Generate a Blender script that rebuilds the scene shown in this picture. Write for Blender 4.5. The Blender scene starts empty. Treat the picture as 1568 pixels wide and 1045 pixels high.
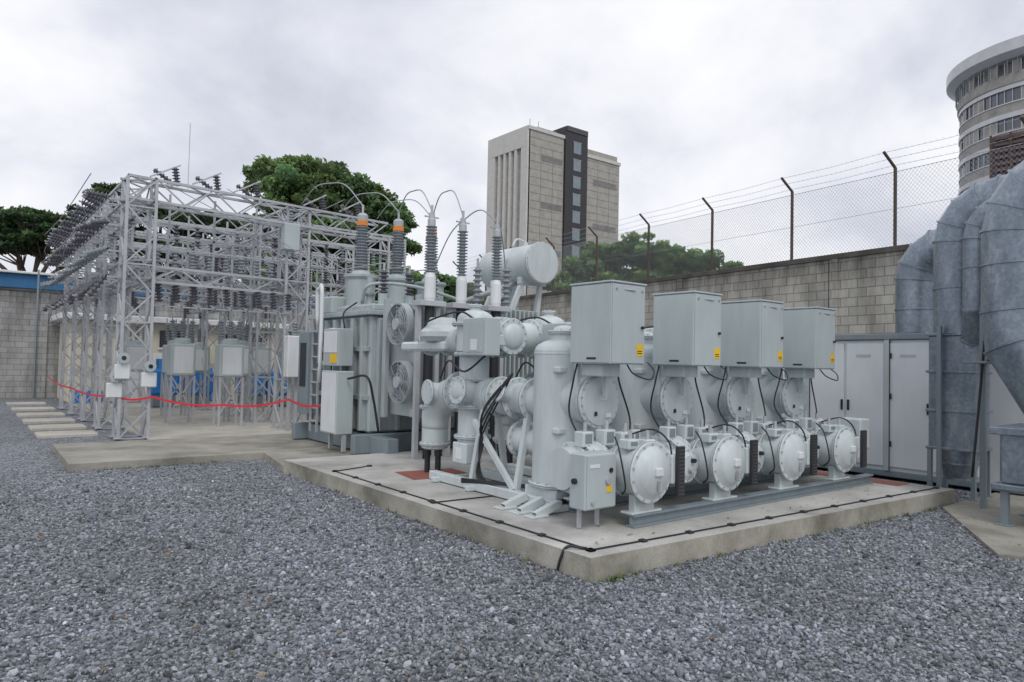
import bpy, math, random
import numpy as np
from mathutils import Matrix, Vector
random.seed(7); rng=np.random.default_rng(7)
SC=bpy.context.scene; COL=bpy.context.collection
V=Vector
# ---------------------------------------------------------------- materials
def mat(name):
    m=bpy.data.materials.new(name); m.use_nodes=True
    nt=m.node_tree; return m,nt,nt.nodes["Principled BSDF"]
def N(nt,t,**k):
    n=nt.nodes.new(t)
    for a,b in k.items(): setattr(n,a,b)
    return n
def L(nt,a,b): nt.links.new(a,b)
def noise(nt,vec,scale,detail=4,rough=.55):
    n=N(nt,"ShaderNodeTexNoise"); n.inputs["Scale"].default_value=scale; n.inputs["Detail"].default_value=detail
    n.inputs["Roughness"].default_value=rough
    if vec is not None: L(nt,vec,n.inputs["Vector"])
    return n
def ramp(nt,fac,stops):
    r=N(nt,"ShaderNodeValToRGB"); e=r.color_ramp.elements
    while len(e)<len(stops): e.new(.5)
    for i,(p,c) in enumerate(stops):
        e[i].position=p; e[i].color=(c[0],c[1],c[2],1) if len(c)>2 else (c[0],)*3+(1,)
    L(nt,fac,r.inputs[0]); return r
def mix(nt,fac,a,b,mode='MIX'):
    m=N(nt,"ShaderNodeMix",data_type='RGBA',blend_type=mode)
    if isinstance(fac,(int,float)): m.inputs[0].default_value=fac
    else: L(nt,fac,m.inputs[0])
    for s,v in ((6,a),(7,b)):
        if isinstance(v,tuple): m.inputs[s].default_value=(*v,1)
        else: L(nt,v,m.inputs[s])
    return m.outputs[2]
def geo(nt): return N(nt,"ShaderNodeNewGeometry").outputs["Position"]
def mapping(nt,vec,scale):
    m=N(nt,"ShaderNodeMapping"); m.inputs["Scale"].default_value=scale; L(nt,vec,m.inputs["Vector"]); return m.outputs[0]
def bump(nt,h,bsdf,strength,dist):
    b=N(nt,"ShaderNodeBump"); b.inputs["Strength"].default_value=strength; b.inputs["Distance"].default_value=dist
    L(nt,h,b.inputs["Height"]); L(nt,b.outputs[0],bsdf.inputs["Normal"])
def paint(name,c,rough=.4,dirt=.35,metal=0,streak=True,spec=.5):
    m,nt,b=mat(name); p=geo(nt)
    n=noise(nt,mapping(nt,p,(6,6,1.2) if streak else (3,3,3)),1.5,6,.65)
    r=ramp(nt,n.outputs[0],[(.35,(0,)),(.75,(1,))])
    n2=noise(nt,p,1.1,2)
    d=tuple(x*.62*y for x,y in zip(c,(1,.97,.9)))
    mm=N(nt,"ShaderNodeMath",operation='MULTIPLY'); L(nt,r.outputs[0],mm.inputs[0]); mm.inputs[1].default_value=dirt
    c1=mix(nt,mm.outputs[0],c,d)
    r2=ramp(nt,n2.outputs[0],[(.3,(.9,)),(.7,(1.04,))])
    L(nt,mix(nt,1.0,c1,r2.outputs[0],'MULTIPLY'),b.inputs["Base Color"])
    rr=N(nt,"ShaderNodeMapRange"); L(nt,n.outputs[0],rr.inputs[0]); rr.inputs[3].default_value=rough-.1; rr.inputs[4].default_value=rough+.2
    L(nt,rr.outputs[0],b.inputs["Roughness"]); b.inputs["Metallic"].default_value=metal
    return m
M={}
M['paint']=paint("equipment_paint",(.60,.665,.68),.38,.42)
M['cab']=paint("cabinet_paint",(.46,.525,.53),.42,.22)
M['white']=paint("white_paint",(.74,.77,.79),.45,.25)
M['tx']=paint("transformer_paint",(.43,.49,.50),.42,.5)
M['cont']=paint("container_paint",(.70,.74,.77),.4,.15)
M['dark']=paint("dark_rubber",(.02,.022,.026),.5,.2)
M['slot']=paint("black_grille",(.03,.03,.035),.5,.1)
M['slat']=paint("grille_slat",(.07,.07,.075),.5,.1)
M['beam']=paint("grey_beam",(.22,.27,.30),.45,.4)
M['ins']=paint("grey_insulator",(.27,.30,.33),.4,.2,streak=False)
M['insd']=paint("dark_insulator",(.11,.11,.13),.35,.3,streak=False)
M['orange']=paint("orange_band",(.75,.25,.03),.4,.2)
M['yellow']=paint("yellow_sticker",(.85,.55,.02),.45,.1)
M['red']=paint("red_paint",(.34,.12,.09),.7,.9,streak=False)
M['tape']=paint("red_tape",(.7,.03,.05),.4,.1)
M['blue']=paint("blue_paint",(.03,.15,.33),.5,.3)
M['bblue']=paint("bright_blue",(.03,.25,.7),.5,.2)
M['galv']=paint("galvanised_steel",(.50,.52,.55),.45,.5,metal=.2,streak=False)
M['wire']=paint("aluminium_wire",(.42,.44,.47),.4,.1,metal=.5)
M['bark']=paint("bark",(.12,.09,.07),.9,.6)
M['cream']=paint("cream_render",(.66,.62,.50),.8,.3)
M['roofw']=paint("white_roof",(.72,.74,.75),.6,.3)
M['rust']=paint("rusty_post",(.10,.075,.06),.8,.5)
M['louvre']=paint("brown_louvre",(.12,.08,.08),.6,.3)
M['weed']=paint("weed_green",(.14,.19,.05),.7,.3)
M['dleaf']=paint("dry_leaf",(.20,.12,.06),.8,.4,streak=False)
M['metalw']=paint("metal_cladding_band",(.55,.56,.58),.35,.2,metal=.3)
M['glass'],nt,b=mat("window_glass"); b.inputs["Base Color"].default_value=(.02,.025,.035,1); b.inputs["Roughness"].default_value=.08
M['tglass'],nt,b=mat("tower_glass"); b.inputs["Base Color"].default_value=(.13,.14,.16,1); b.inputs["Roughness"].default_value=.15; b.inputs["Metallic"].default_value=.35
# duct steel with spangle
m,nt,b=mat("duct_galvanised"); p=geo(nt)
v=N(nt,"ShaderNodeTexVoronoi"); v.inputs["Scale"].default_value=30; L(nt,p,v.inputs["Vector"])
n=noise(nt,mapping(nt,p,(2,2,.8)),2.2,6,.7)
c=ramp(nt,n.outputs[0],[(.3,(.16,.195,.24)),(.55,(.25,.295,.345)),(.75,(.42,.45,.48))])
s=N(nt,"ShaderNodeSeparateColor"); L(nt,v.outputs["Color"],s.inputs[0])
r=ramp(nt,s.outputs[0],[(0,(.85,)),(1,(1.12,))])
L(nt,mix(nt,1.,c.outputs[0],r.outputs[0],'MULTIPLY'),b.inputs["Base Color"]); b.inputs["Metallic"].default_value=.55; b.inputs["Roughness"].default_value=.38
M['duct']=m
def concrete(name,c1,c2,c3,stain=.5,bs=.3):
    m,nt,b=mat(name); p=geo(nt)
    n=noise(nt,p,1.3,8,.62); r=ramp(nt,n.outputs[0],[(.32,c1),(.52,c2),(.72,c3)])
    n2=noise(nt,p,55,3,.7); r2=ramp(nt,n2.outputs[0],[(.3,(.82,)),(.7,(1.1,))])
    n3=noise(nt,mapping(nt,p,(.55,.55,.55)),1.6,5,.6); r3=ramp(nt,n3.outputs[0],[(.50,(1,)),(.66,(1-stain*.5,))])
    a=mix(nt,1.,r.outputs[0],r2.outputs[0],'MULTIPLY'); a=mix(nt,1.,a,r3.outputs[0],'MULTIPLY')
    L(nt,a,b.inputs["Base Color"]); b.inputs["Roughness"].default_value=.9
    bump(nt,n2.outputs[0],b,bs,.004); return m
M['pad']=concrete("pad_concrete",(.35,.345,.32),(.48,.475,.45),(.57,.565,.54),.75)
M['padside']=concrete("pad_side_concrete",(.21,.20,.155),(.40,.385,.325),(.52,.505,.46),.8)
M['slab']=concrete("old_slab_concrete",(.22,.21,.18),(.33,.315,.27),(.42,.405,.35),.6)
M['slabl']=concrete("light_slab_concrete",(.40,.38,.33),(.50,.48,.42),(.55,.53,.47),.4)
M['tower']=concrete("tower_concrete",(.32,.305,.265),(.38,.365,.325),(.42,.405,.365),.1,.0)
M['towerd']=concrete("tower_band_recess_shade",(.17,.17,.16),(.21,.21,.20),(.26,.255,.245),.1,.0)  # dark window bands and joints, with recess shading put into the colour
M['towerw']=concrete("tower_white",(.52,.51,.48),(.57,.56,.53),(.60,.59,.56),.1,.0)
M['rtower']=concrete("round_tower_grey",(.27,.265,.25),(.35,.34,.32),(.42,.41,.385),.1,.0)
# block wall
def blockmat(name,c1,c2,mort,topz):
    m,nt,b=mat(name); tc=N(nt,"ShaderNodeTexCoord"); s=N(nt,"ShaderNodeSeparateXYZ"); L(nt,tc.outputs["Object"],s.inputs[0])
    cb=N(nt,"ShaderNodeCombineXYZ"); L(nt,s.outputs[0],cb.inputs[0]); L(nt,s.outputs[2],cb.inputs[1])
    br=N(nt,"ShaderNodeTexBrick"); L(nt,cb.outputs[0],br.inputs["Vector"]); br.inputs["Scale"].default_value=1
    br.inputs["Brick Width"].default_value=.4; br.inputs["Row Height"].default_value=.2; br.inputs["Mortar Size"].default_value=.011
    br.inputs["Mortar Smooth"].default_value=.2
    br.inputs["Color1"].default_value=(*c1,1); br.inputs["Color2"].default_value=(*c2,1); br.inputs["Mortar"].default_value=(*mort,1)
    p=geo(nt); n=noise(nt,mapping(nt,p,(1.6,1.6,.5)),1.2,7,.7); r=ramp(nt,n.outputs[0],[(.33,(.60,)),(.6,(1.08,))])
    a=mix(nt,1.,br.outputs[0],r.outputs[0],'MULTIPLY')
    mr=N(nt,"ShaderNodeMapRange"); L(nt,s.outputs[2],mr.inputs[0]); mr.inputs[1].default_value=topz-1.3; mr.inputs[2].default_value=topz
    n2=noise(nt,mapping(nt,p,(2.5,2.5,.25)),1.6,6,.7)
    mm=N(nt,"ShaderNodeMath",operation='MULTIPLY'); L(nt,mr.outputs[0],mm.inputs[0]); L(nt,n2.outputs[0],mm.inputs[1])
    r3=ramp(nt,mm.outputs[0],[(.18,(1,)),(.58,(.30,))])
    a=mix(nt,1.,a,r3.outputs[0],'MULTIPLY')
    L(nt,a,b.inputs["Base Color"]); b.inputs["Roughness"].default_value=.93
    bump(nt,br.outputs["Fac"],b,-.8,.015); return m
M['wallr']=blockmat("block_wall_right",(.47,.45,.40),(.37,.36,.32),(.22,.21,.19),4.2)
M['walll']=blockmat("block_wall_left",(.37,.37,.365),(.31,.31,.305),(.2,.2,.2),3.9)
M['coping']=concrete("dark_coping",(.05,.05,.045),(.09,.085,.075),(.16,.15,.13),.3)
# gravel
m,nt,b=mat("gravel"); p=geo(nt)
v=N(nt,"ShaderNodeTexVoronoi"); v.inputs["Scale"].default_value=38; L(nt,p,v.inputs["Vector"])
v2=N(nt,"ShaderNodeTexVoronoi"); v2.inputs["Scale"].default_value=80; L(nt,p,v2.inputs["Vector"])
s=N(nt,"ShaderNodeSeparateColor"); L(nt,v.outputs["Color"],s.inputs[0])
s2=N(nt,"ShaderNodeSeparateColor"); L(nt,v2.outputs["Color"],s2.inputs[0])
r=ramp(nt,s.outputs[0],[(0,(.10,.11,.135)),(.5,(.225,.245,.28)),(.85,(.36,.385,.42)),(1,(.58,.60,.62))])
rd=ramp(nt,v.outputs["Distance"],[(.25,(1,)),(.8,(.40,))])
r2=ramp(nt,s2.outputs[0],[(0,(.72,)),(1,(1.25,))])
a=mix(nt,1.,r.outputs[0],rd.outputs[0],'MULTIPLY'); a=mix(nt,1.,a,r2.outputs[0],'MULTIPLY')
n=noise(nt,p,.55,6,.65); r3=ramp(nt,n.outputs[0],[(.35,(.76,.75,.73)),(.6,(1.07,1.07,1.08))])
a=mix(nt,1.,a,r3.outputs[0],'MULTIPLY'); L(nt,a,b.inputs["Base Color"]); b.inputs["Roughness"].default_value=.85
bump(nt,v.outputs["Distance"],b,-.9,.02); M['gravel']=m
m,nt,b=mat("gravel_stone"); at=N(nt,"ShaderNodeAttribute",attribute_name="col"); n=noise(nt,geo(nt),160,3)
r=ramp(nt,n.outputs[0],[(.3,(.8,)),(.7,(1.2,))])
n4=noise(nt,geo(nt),.6,5,.6); r4=ramp(nt,n4.outputs[0],[(.36,(.74,.73,.70)),(.58,(1.06,1.06,1.07))])
L(nt,mix(nt,1.,mix(nt,1.,at.outputs[0],r.outputs[0],'MULTIPLY'),r4.outputs[0],'MULTIPLY'),b.inputs["Base Color"])
b.inputs["Roughness"].default_value=.8; M['stone']=m
m,nt,b=mat("foliage"); at=N(nt,"ShaderNodeAttribute",attribute_name="col"); L(nt,at.outputs[0],b.inputs["Base Color"]); b.inputs["Roughness"].default_value=.6
tr=N(nt,"ShaderNodeBsdfTranslucent"); L(nt,at.outputs[0],tr.inputs[0]); ms=N(nt,"ShaderNodeMixShader"); ms.inputs[0].default_value=.35
L(nt,b.outputs[0],ms.inputs[1]); L(nt,tr.outputs[0],ms.inputs[2]); L(nt,ms.outputs[0],nt.nodes["Material Output"].inputs[0]); M['leaf']=m

# ---------------------------------------------------------------- mesh builder
class MB:
    def __init__(s): s.v=[];s.f=[];s.m=[];s.sm=[];s.mats=[]
    def mi(s,k):
        if k not in s.mats: s.mats.append(k)
        return s.mats.index(k)
    def face(s,idx,k,sm=False): s.f.append(idx); s.m.append(s.mi(k)); s.sm.append(sm)
    def poly(s,pts,k):
        b=len(s.v); s.v+= [tuple(p) for p in pts]; s.face(list(range(b,b+len(pts))),k)
    def lathe(s,p0,ax,prof,k,seg=16,sharp=True,c0=True,c1=True,a0=0):
        p0=V(p0); ax=V(ax).normalized(); t=V((0,0,1)) if abs(ax.z)<.9 else V((1,0,0))
        e1=t.cross(ax).normalized(); e2=ax.cross(e1)
        cs=[(math.cos(a0+2*math.pi*j/seg),math.sin(a0+2*math.pi*j/seg)) for j in range(seg)]
        def ring(t,r):
            b=len(s.v)
            for c,q in cs: s.v.append(tuple(p0+ax*t+e1*(c*r)+e2*(q*r)))
            return b
        prev=None
        for i in range(len(prof)-1):
            A=ring(*prof[i]) if (sharp or prev is None) else prev
            Bq=ring(*prof[i+1]); prev=Bq
            for j in range(seg):
                j2=(j+1)%seg; s.face([A+j,A+j2,Bq+j2,Bq+j],k,seg>7)
        if c0 and prof[0][1]>1e-4: b=ring(*prof[0]); s.face([b+j for j in range(seg)][::-1],k)
        if c1 and prof[-1][1]>1e-4: b=ring(*prof[-1]); s.face([b+j for j in range(seg)],k)
    def cyl(s,p0,p1,r,k,seg=16,r2=None):
        p0=V(p0);p1=V(p1);d=p1-p0; s.lathe(p0,d,[(0,r),(d.length,r if r2 is None else r2)],k,seg)
    def strut(s,p0,p1,w,k): 
        p0=V(p0);p1=V(p1);d=p1-p0
        if d.length>1e-5: s.lathe(p0,d,[(0,w*.7),(d.length,w*.7)],k,4,a0=math.pi/4,c0=False,c1=False)
    def dome(s,p,ax,r,h,k,seg=20):
        s.lathe(p,ax,[(h*math.sin(a),max(r*math.cos(a),.0002)) for a in [i*math.pi/2/6 for i in range(7)]],k,seg,sharp=False,c0=False,c1=False)
    def flange(s,p,ax,r,k='paint',t=.035,n=14,br=.011):
        p=V(p);ax=V(ax).normalized(); s.lathe(p-ax*t/2,ax,[(0,r-.006),(.006,r),(t-.006,r),(t,r-.006)],k,24)
        s.lathe(p-ax*.002,ax,[(0,r+.0015),(.004,r+.0015)],'dark',24)
        tt=V((0,0,1)) if abs(ax.z)<.9 else V((1,0,0)); e1=tt.cross(ax).normalized(); e2=ax.cross(e1)
        for j in range(n):
            a=2*math.pi*(j+.5)/n; q=p+(e1*math.cos(a)+e2*math.sin(a))*(r-.022)
            s.lathe(q-ax*(t/2+.012),ax,[(0,br),(t+.024,br)],'galv',6)
    def box(s,lo,hi,k,b=.006,R=None,o=None):
        lo=V(lo);hi=V(hi);c=(lo+hi)/2;h=(hi-lo)/2;b=min(b,min(h)*.45)
        idx={}
        for sx in(-1,1):
            for sy in(-1,1):
                for sz in(-1,1):
                    sg=(sx,sy,sz)
                    for a in range(3):
                        q=[sg[i]*(h[i]-(0 if i==a else b)) for i in range(3)]
                        q=c+V(q)
                        if R is not None: q=V(o)+R@(q-V(o))
                        idx[(sg,a)]=len(s.v); s.v.append(tuple(q))
        cc=c if R is None else V(o)+R@(c-V(o))
        def add(ids):
            ps=[V(s.v[i]) for i in ids]; n=(ps[1]-ps[0]).cross(ps[2]-ps[0]); m=sum(ps,V((0,0,0)))/len(ps)
            if n.dot(m-cc)<0: ids=ids[::-1]
            s.face(ids,k)
        for a in range(3):
            o1,o2=[i for i in range(3) if i!=a]
            for sg in(-1,1):
                ids=[]
                for (u,w) in((-1,-1),(1,-1),(1,1),(-1,1)):
                    t=[0,0,0];t[a]=sg;t[o1]=u;t[o2]=w; ids.append(idx[(tuple(t),a)])
                add(ids)
            for u in(-1,1):
                for w in(-1,1):
                    t0=[0,0,0];t0[a]=-1;t0[o1]=u;t0[o2]=w;t1=list(t0);t1[a]=1;t0=tuple(t0);t1=tuple(t1)
                    add([idx[(t0,o1)],idx[(t1,o1)],idx[(t1,o2)],idx[(t0,o2)]])
        for sx in(-1,1):
            for sy in(-1,1):
                for sz in(-1,1): add([idx[((sx,sy,sz),a)] for a in range(3)])
    def tube(s,pts,r,k,seg=8,smooth=0,caps=True):
        pts=[V(p) for p in pts]
        if smooth:
            o=[];P=[pts[0]*2-pts[1]]+pts+[pts[-1]*2-pts[-2]]
            for i in range(1,len(P)-2):
                for j in range(smooth):
                    t=j/smooth;a,b,c,d=P[i-1:i+3]
                    o.append(.5*((2*b)+(c-a)*t+(2*a-5*b+4*c-d)*t*t+(3*b-a-3*c+d)*t**3))
            o.append(pts[-1]);pts=o
        n=len(pts);e1=None;rings=[]
        for i in range(n):
            T=(pts[min(i+1,n-1)]-pts[max(i-1,0)]).normalized()
            if e1 is None:
                t=V((0,0,1)) if abs(T.z)<.9 else V((1,0,0)); e1=t.cross(T).normalized()
            else: e1=(e1-T*e1.dot(T)).normalized()
            e2=T.cross(e1)
            if isinstance(r,(list,tuple)):
                u=i*(len(r)-1)/(n-1); k0=min(int(u),len(r)-2); rr=r[k0]+(r[k0+1]-r[k0])*(u-k0)
            else: rr=r
            b=len(s.v); rings.append(b)
            for j in range(seg):
                a=2*math.pi*j/seg; s.v.append(tuple(pts[i]+e1*(rr*math.cos(a))+e2*(rr*math.sin(a))))
        for i in range(n-1):
            for j in range(seg):
                j2=(j+1)%seg; s.face([rings[i]+j,rings[i]+j2,rings[i+1]+j2,rings[i+1]+j],k,True)
        if caps: s.face([rings[0]+j for j in range(seg)][::-1],k); s.face([rings[-1]+j for j in range(seg)],k)
        return pts
    def gore(s,pts,r,k='duct',seg=32,collar=.016):
        """sheet-metal duct: true mitred gores, each shaded on its own, with a standing collar at every joint"""
        pts=[V(p) for p in pts]; n=len(pts); rs=list(r) if isinstance(r,(list,tuple)) else [r]*n
        D=[(pts[i+1]-pts[i]).normalized() for i in range(n-1)]
        t=V((0,0,1)) if abs(D[0].z)<.9 else V((1,0,0)); e1=t.cross(D[0]).normalized()
        for i in range(n-1):
            d=D[i]; e1=(e1-d*e1.dot(d)).normalized(); e2=d.cross(e1)
            n0=d if i==0 else (D[i-1]+d).normalized(); n1=d if i==n-2 else (d+D[i+1]).normalized()
            R0=[];R1=[]
            for j in range(seg):
                a=2*math.pi*j/seg; w=e1*math.cos(a)+e2*math.sin(a)
                q0=w*rs[i]; q1=w*rs[i+1]
                R0.append(pts[i]+q0-d*(q0.dot(n0)/d.dot(n0))); R1.append(pts[i+1]+q1-d*(q1.dot(n1)/d.dot(n1)))
            b=len(s.v); s.v+=[tuple(p) for p in R0+R1]
            for j in range(seg):
                j2=(j+1)%seg; s.face([b+j,b+j2,b+seg+j2,b+seg+j],k,True)
            if i==0: s.poly(R0[::-1],k)
            if i==n-2: s.poly(R1,k)
            for (RR,cen,nn,sg) in ((R0,pts[i],n0,0),(R1,pts[i+1],n1,1)):
                if sg==1 and i<n-2: continue
                b=len(s.v); h=.013
                for (off,ex) in((-h,0),(-h*.8,collar),(h*.8,collar),(h,0)):
                    for q in RR:
                        w=(q-cen); w=w.normalized()*(w.length+ex); s.v.append(tuple(cen+w+nn*off))
                for m in range(3):
                    for j in range(seg):
                        j2=(j+1)%seg; s.face([b+m*seg+j,b+m*seg+j2,b+(m+1)*seg+j2,b+(m+1)*seg+j],k,False)
    def insul(s,p0,p1,rc,rs,n,k='ins',seg=14,taper=1):
        p0=V(p0);p1=V(p1);d=p1-p0;l=d.length;pr=[(0,rc)]
        for i in range(n):
            t=l*(i+.5)/n; q=1-(1-taper)*i/n; h=l/n
            pr+=[(t-h*.3,rc*q),(t-h*.1,rs*q),(t+h*.02,rs*q),(t+h*.3,rc*q)]
        pr.append((l,rc*taper)); s.lathe(p0,d,pr,k,seg,sharp=False)
    def done(s,name,loc=None,rotz=0,parent=None):
        me=bpy.data.meshes.new(name); me.from_pydata(s.v,[],s.f)
        for k in s.mats: me.materials.append(M[k])
        me.polygons.foreach_set("material_index",s.m); me.polygons.foreach_set("use_smooth",s.sm); me.update()
        o=bpy.data.objects.new(name,me); COL.objects.link(o)
        if loc: o.location=loc
        o.rotation_euler[2]=rotz
        if parent: o.parent=parent
        return o
def prism(b,pts,z0,z1,kt,ks,inset=0):
    n=len(pts)
    b.poly([(x,y,z1) for x,y in pts],kt)
    for i in range(n):
        a=pts[i];c=pts[(i+1)%n]; b.poly([(a[0],a[1],z0),(c[0],c[1],z0),(c[0],c[1],z1),(a[0],a[1],z1)],ks)
def parent_empty(name,loc=(0,0,0)):
    e=bpy.data.objects.new(name,None); COL.objects.link(e); e.location=loc; return e

# ---------------------------------------------------------------- ground
b=MB(); S=450; b.poly([(-S,-S,0),(S,-S,0),(S,S,0),(-S,S,0)],'gravel'); b.done("gravel_ground")
PAD=[(3.72,3.72),(9.65,3.40),(9.65,9.75),(3.66,9.75)]
def inpoly(x,y,P):
    n=len(P); r=np.zeros_like(x,bool); j=n-1
    for i in range(n):
        xi,yi=P[i];xj,yj=P[j]
        r^=((yi>y)!=(yj>y))&(x<(xj-xi)*(y-yi)/(yj-yi+1e-12)+xi); j=i
    return r
SLABR=[(9.15,3.36),(7.2,2.2),(8.1,.6),(13,.6),(13,3.36)]
TP=[(1.25,11.25),(9.5,11.25),(9.5,13.9),(1.3,13.9)]
# loose stones
Ns=135000
u=rng.random(Ns); rad=1.5*(9.5/1.5)**u
rad=np.where(rng.random(Ns)<.4,rng.uniform(2,11.5,Ns),rad)
ang=math.radians(51.7)+rng.uniform(-.86,.86,Ns)
x=rad*np.cos(ang);y=rad*np.sin(ang)
ok=~(inpoly(x,y,PAD)|inpoly(x,y,SLABR)|inpoly(x,y,TP)); x=x[ok];y=y[ok];rad=rad[ok];n=len(x)
ph=(1+5**.5)/2
ico=np.array([(-1,ph,0),(1,ph,0),(-1,-ph,0),(1,-ph,0),(0,-1,ph),(0,1,ph),(0,-1,-ph),(0,1,-ph),(ph,0,-1),(ph,0,1),(-ph,0,-1),(-ph,0,1)])/1.9
fc=np.array([(0,11,5),(0,5,1),(0,1,7),(0,7,10),(0,10,11),(1,5,9),(5,11,4),(11,10,2),(10,7,6),(7,1,8),(3,9,4),(3,4,2),(3,2,6),(3,6,8),(3,8,9),(4,9,5),(2,4,11),(6,2,10),(8,6,7),(9,8,1)])
sz=rng.lognormal(math.log(.0092),.36,n)
vv=ico[None]*(1+rng.uniform(-.28,.28,(n,12,1)))*np.stack([rng.uniform(.7,1.4,n),rng.uniform(.7,1.2,n),rng.uniform(.45,.85,n)],1)[:,None]
q=rng.normal(size=(n,4));q/=np.linalg.norm(q,axis=1)[:,None];w,a,bb,c=q.T
Rm=np.stack([1-2*(bb*bb+c*c),2*(a*bb-c*w),2*(a*c+bb*w),2*(a*bb+c*w),1-2*(a*a+c*c),2*(bb*c-a*w),2*(a*c-bb*w),2*(bb*c+a*w),1-2*(a*a+bb*bb)],1).reshape(n,3,3)
vv=np.einsum('nij,nkj->nki',Rm,vv)*sz[:,None,None]
vv+=np.stack([x,y,sz*rng.uniform(.1,.9,n)],1)[:,None]
me=bpy.data.meshes.new("loose_gravel"); ff=(fc[None]+12*np.arange(n)[:,None,None]).reshape(-1)
me.vertices.add(n*12); me.vertices.foreach_set("co",vv.reshape(-1).astype(np.float32))
me.loops.add(len(ff)); me.loops.foreach_set("vertex_index",ff.astype(np.int32))
me.polygons.add(n*20); me.polygons.foreach_set("loop_start",(np.arange(n*20)*3).astype(np.int32)); me.update(calc_edges=True)
g=rng.beta(2.0,2.7,n)*.42+.05; g=np.where(rng.random(n)<.05,g+.2,g)
cl=np.stack([g*.92,g*1.0,g*1.13,np.ones(n)],1); br=rng.random(n)<.012; cl[br,:3]=np.array([.27,.22,.16])*rng.uniform(.6,1.2,(br.sum(),1))
ca=me.color_attributes.new("col",'FLOAT_COLOR','POINT'); ca.data.foreach_set("color",np.repeat(cl,12,0).reshape(-1).astype(np.float32))
me.polygons.foreach_set("use_smooth",np.zeros(n*20,bool))
me.materials.append(M['stone']); COL.objects.link(bpy.data.objects.new("loose_gravel",me))
# weeds along the pad edges
b=MB(); wr_=random.Random(4)
for k in range(80):
    t=wr_.random()
    if k<30: cx,cy=3.74+6*t,3.69-.32*t
    elif k<42: cx,cy=3.75+.25*t,3.66
    elif k<58: cx,cy=3.68,4+5.5*t
    else: cx,cy=1.3+2.2*t,11.2
    for j in range(8):
        a=wr_.uniform(0,6.28);h=wr_.uniform(.015,.055);o=V((cx+wr_.uniform(-.03,.03),cy-abs(wr_.gauss(0,.02)),0)); d=V((math.cos(a),math.sin(a),0))*h*.6
        s_=V((-math.sin(a),math.cos(a),0))*.006; b.poly([o-s_,o+s_,o+d+V((0,0,h))],'weed')
b.done("weeds")
b=MB()
for k in range(170):
    if k<60: cx,cy,cz=wr_.uniform(7.6,9.6),wr_.uniform(1.2,3.3),.036
    elif k<110: cx,cy,cz=wr_.uniform(3.9,9.5),wr_.gauss(4.0,.15),.186
    else: cx,cy,cz=wr_.uniform(1.0,8),wr_.uniform(1.5,10),.02
    if 60<=k<110 and cy<3.75: continue
    a=wr_.uniform(0,6.28); u=V((math.cos(a),math.sin(a),wr_.uniform(-.1,.3)))*wr_.uniform(.012,.028); w=V((-u.y,u.x,.002))*.4; o=V((cx,cy,cz+.004))
    b.poly([o-u,o+w,o+u,o-w],'dleaf')
b.done("fallen_leaves")

# pads
b=MB(); prism(b,PAD,-.05,.18,'pad','padside'); b.done("concrete_pad")
b=MB(); prism(b,TP,-.05,.1,'slab','slab'); b.done("transformer_slab")
b=MB(); prism(b,[(3.66,9.752),(9.5,9.752),(9.5,11.248),(3.9,11.248)],-.05,.095,'slab','slab'); b.done("transformer_slab")
b=MB(); prism(b,SLABR,-.05,.03,'slab','slab'); b.done("duct_slab")
b=MB(); prism(b,[(2.9,14.3),(12,14.3),(12,26),(2.9,26)],-.05,.03,'slabl','slabl'); b.done("gantry_slab")
b=MB(); prism(b,[(2.6,14.0),(9,14.0),(9,14.25),(2.6,14.25)],-.05,.06,'slab','slab'); b.done("kerb")
b=MB()
for yy in (15.9,17.5,19.3,21.3,23.6,26.2): b.box((1.25,yy,-.02),(2.25,yy+.75,.06),'slabl',.015)
b.done("trench_cover_slab")
b=MB(); b.poly([(4.35,7.35,.184),(5.2,7.3,.184),(5.25,7.9,.184),(4.45,8.0,.184)],'red'); b.poly([(9.25,3.9,.184),(9.6,3.9,.184),(9.6,5.2,.184),(9.25,5.2,.184)],'red'); b.done("red_floor_paint")
b=MB()
def strip(a,c,step=.55):
    a=V((*a,.187));c=V((*c,.187)); b.strut(a,c,.012,'dark'); d=(c-a);n=int(d.length/step)
    for i in range(n+1):
        p=a+d*(i/max(n,1)); b.box(p-V((.03,.03,.01)),p+V((.03,.03,.012)),'dark',.006)
strip((3.86,3.86),(3.82,8.4)); strip((3.86,3.86),(9.5,3.56)); strip((3.82,6.05),(4.75,6.0),.5); strip((3.82,8.4),(4.4,8.6),.4)
b.tube([(3.86,3.9,.19),(3.75,4.0,.2),(3.70,4.02,.12),(3.69,4.05,.0)],.012,'dark',6,4)
b.done("earthing_cable")

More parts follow.
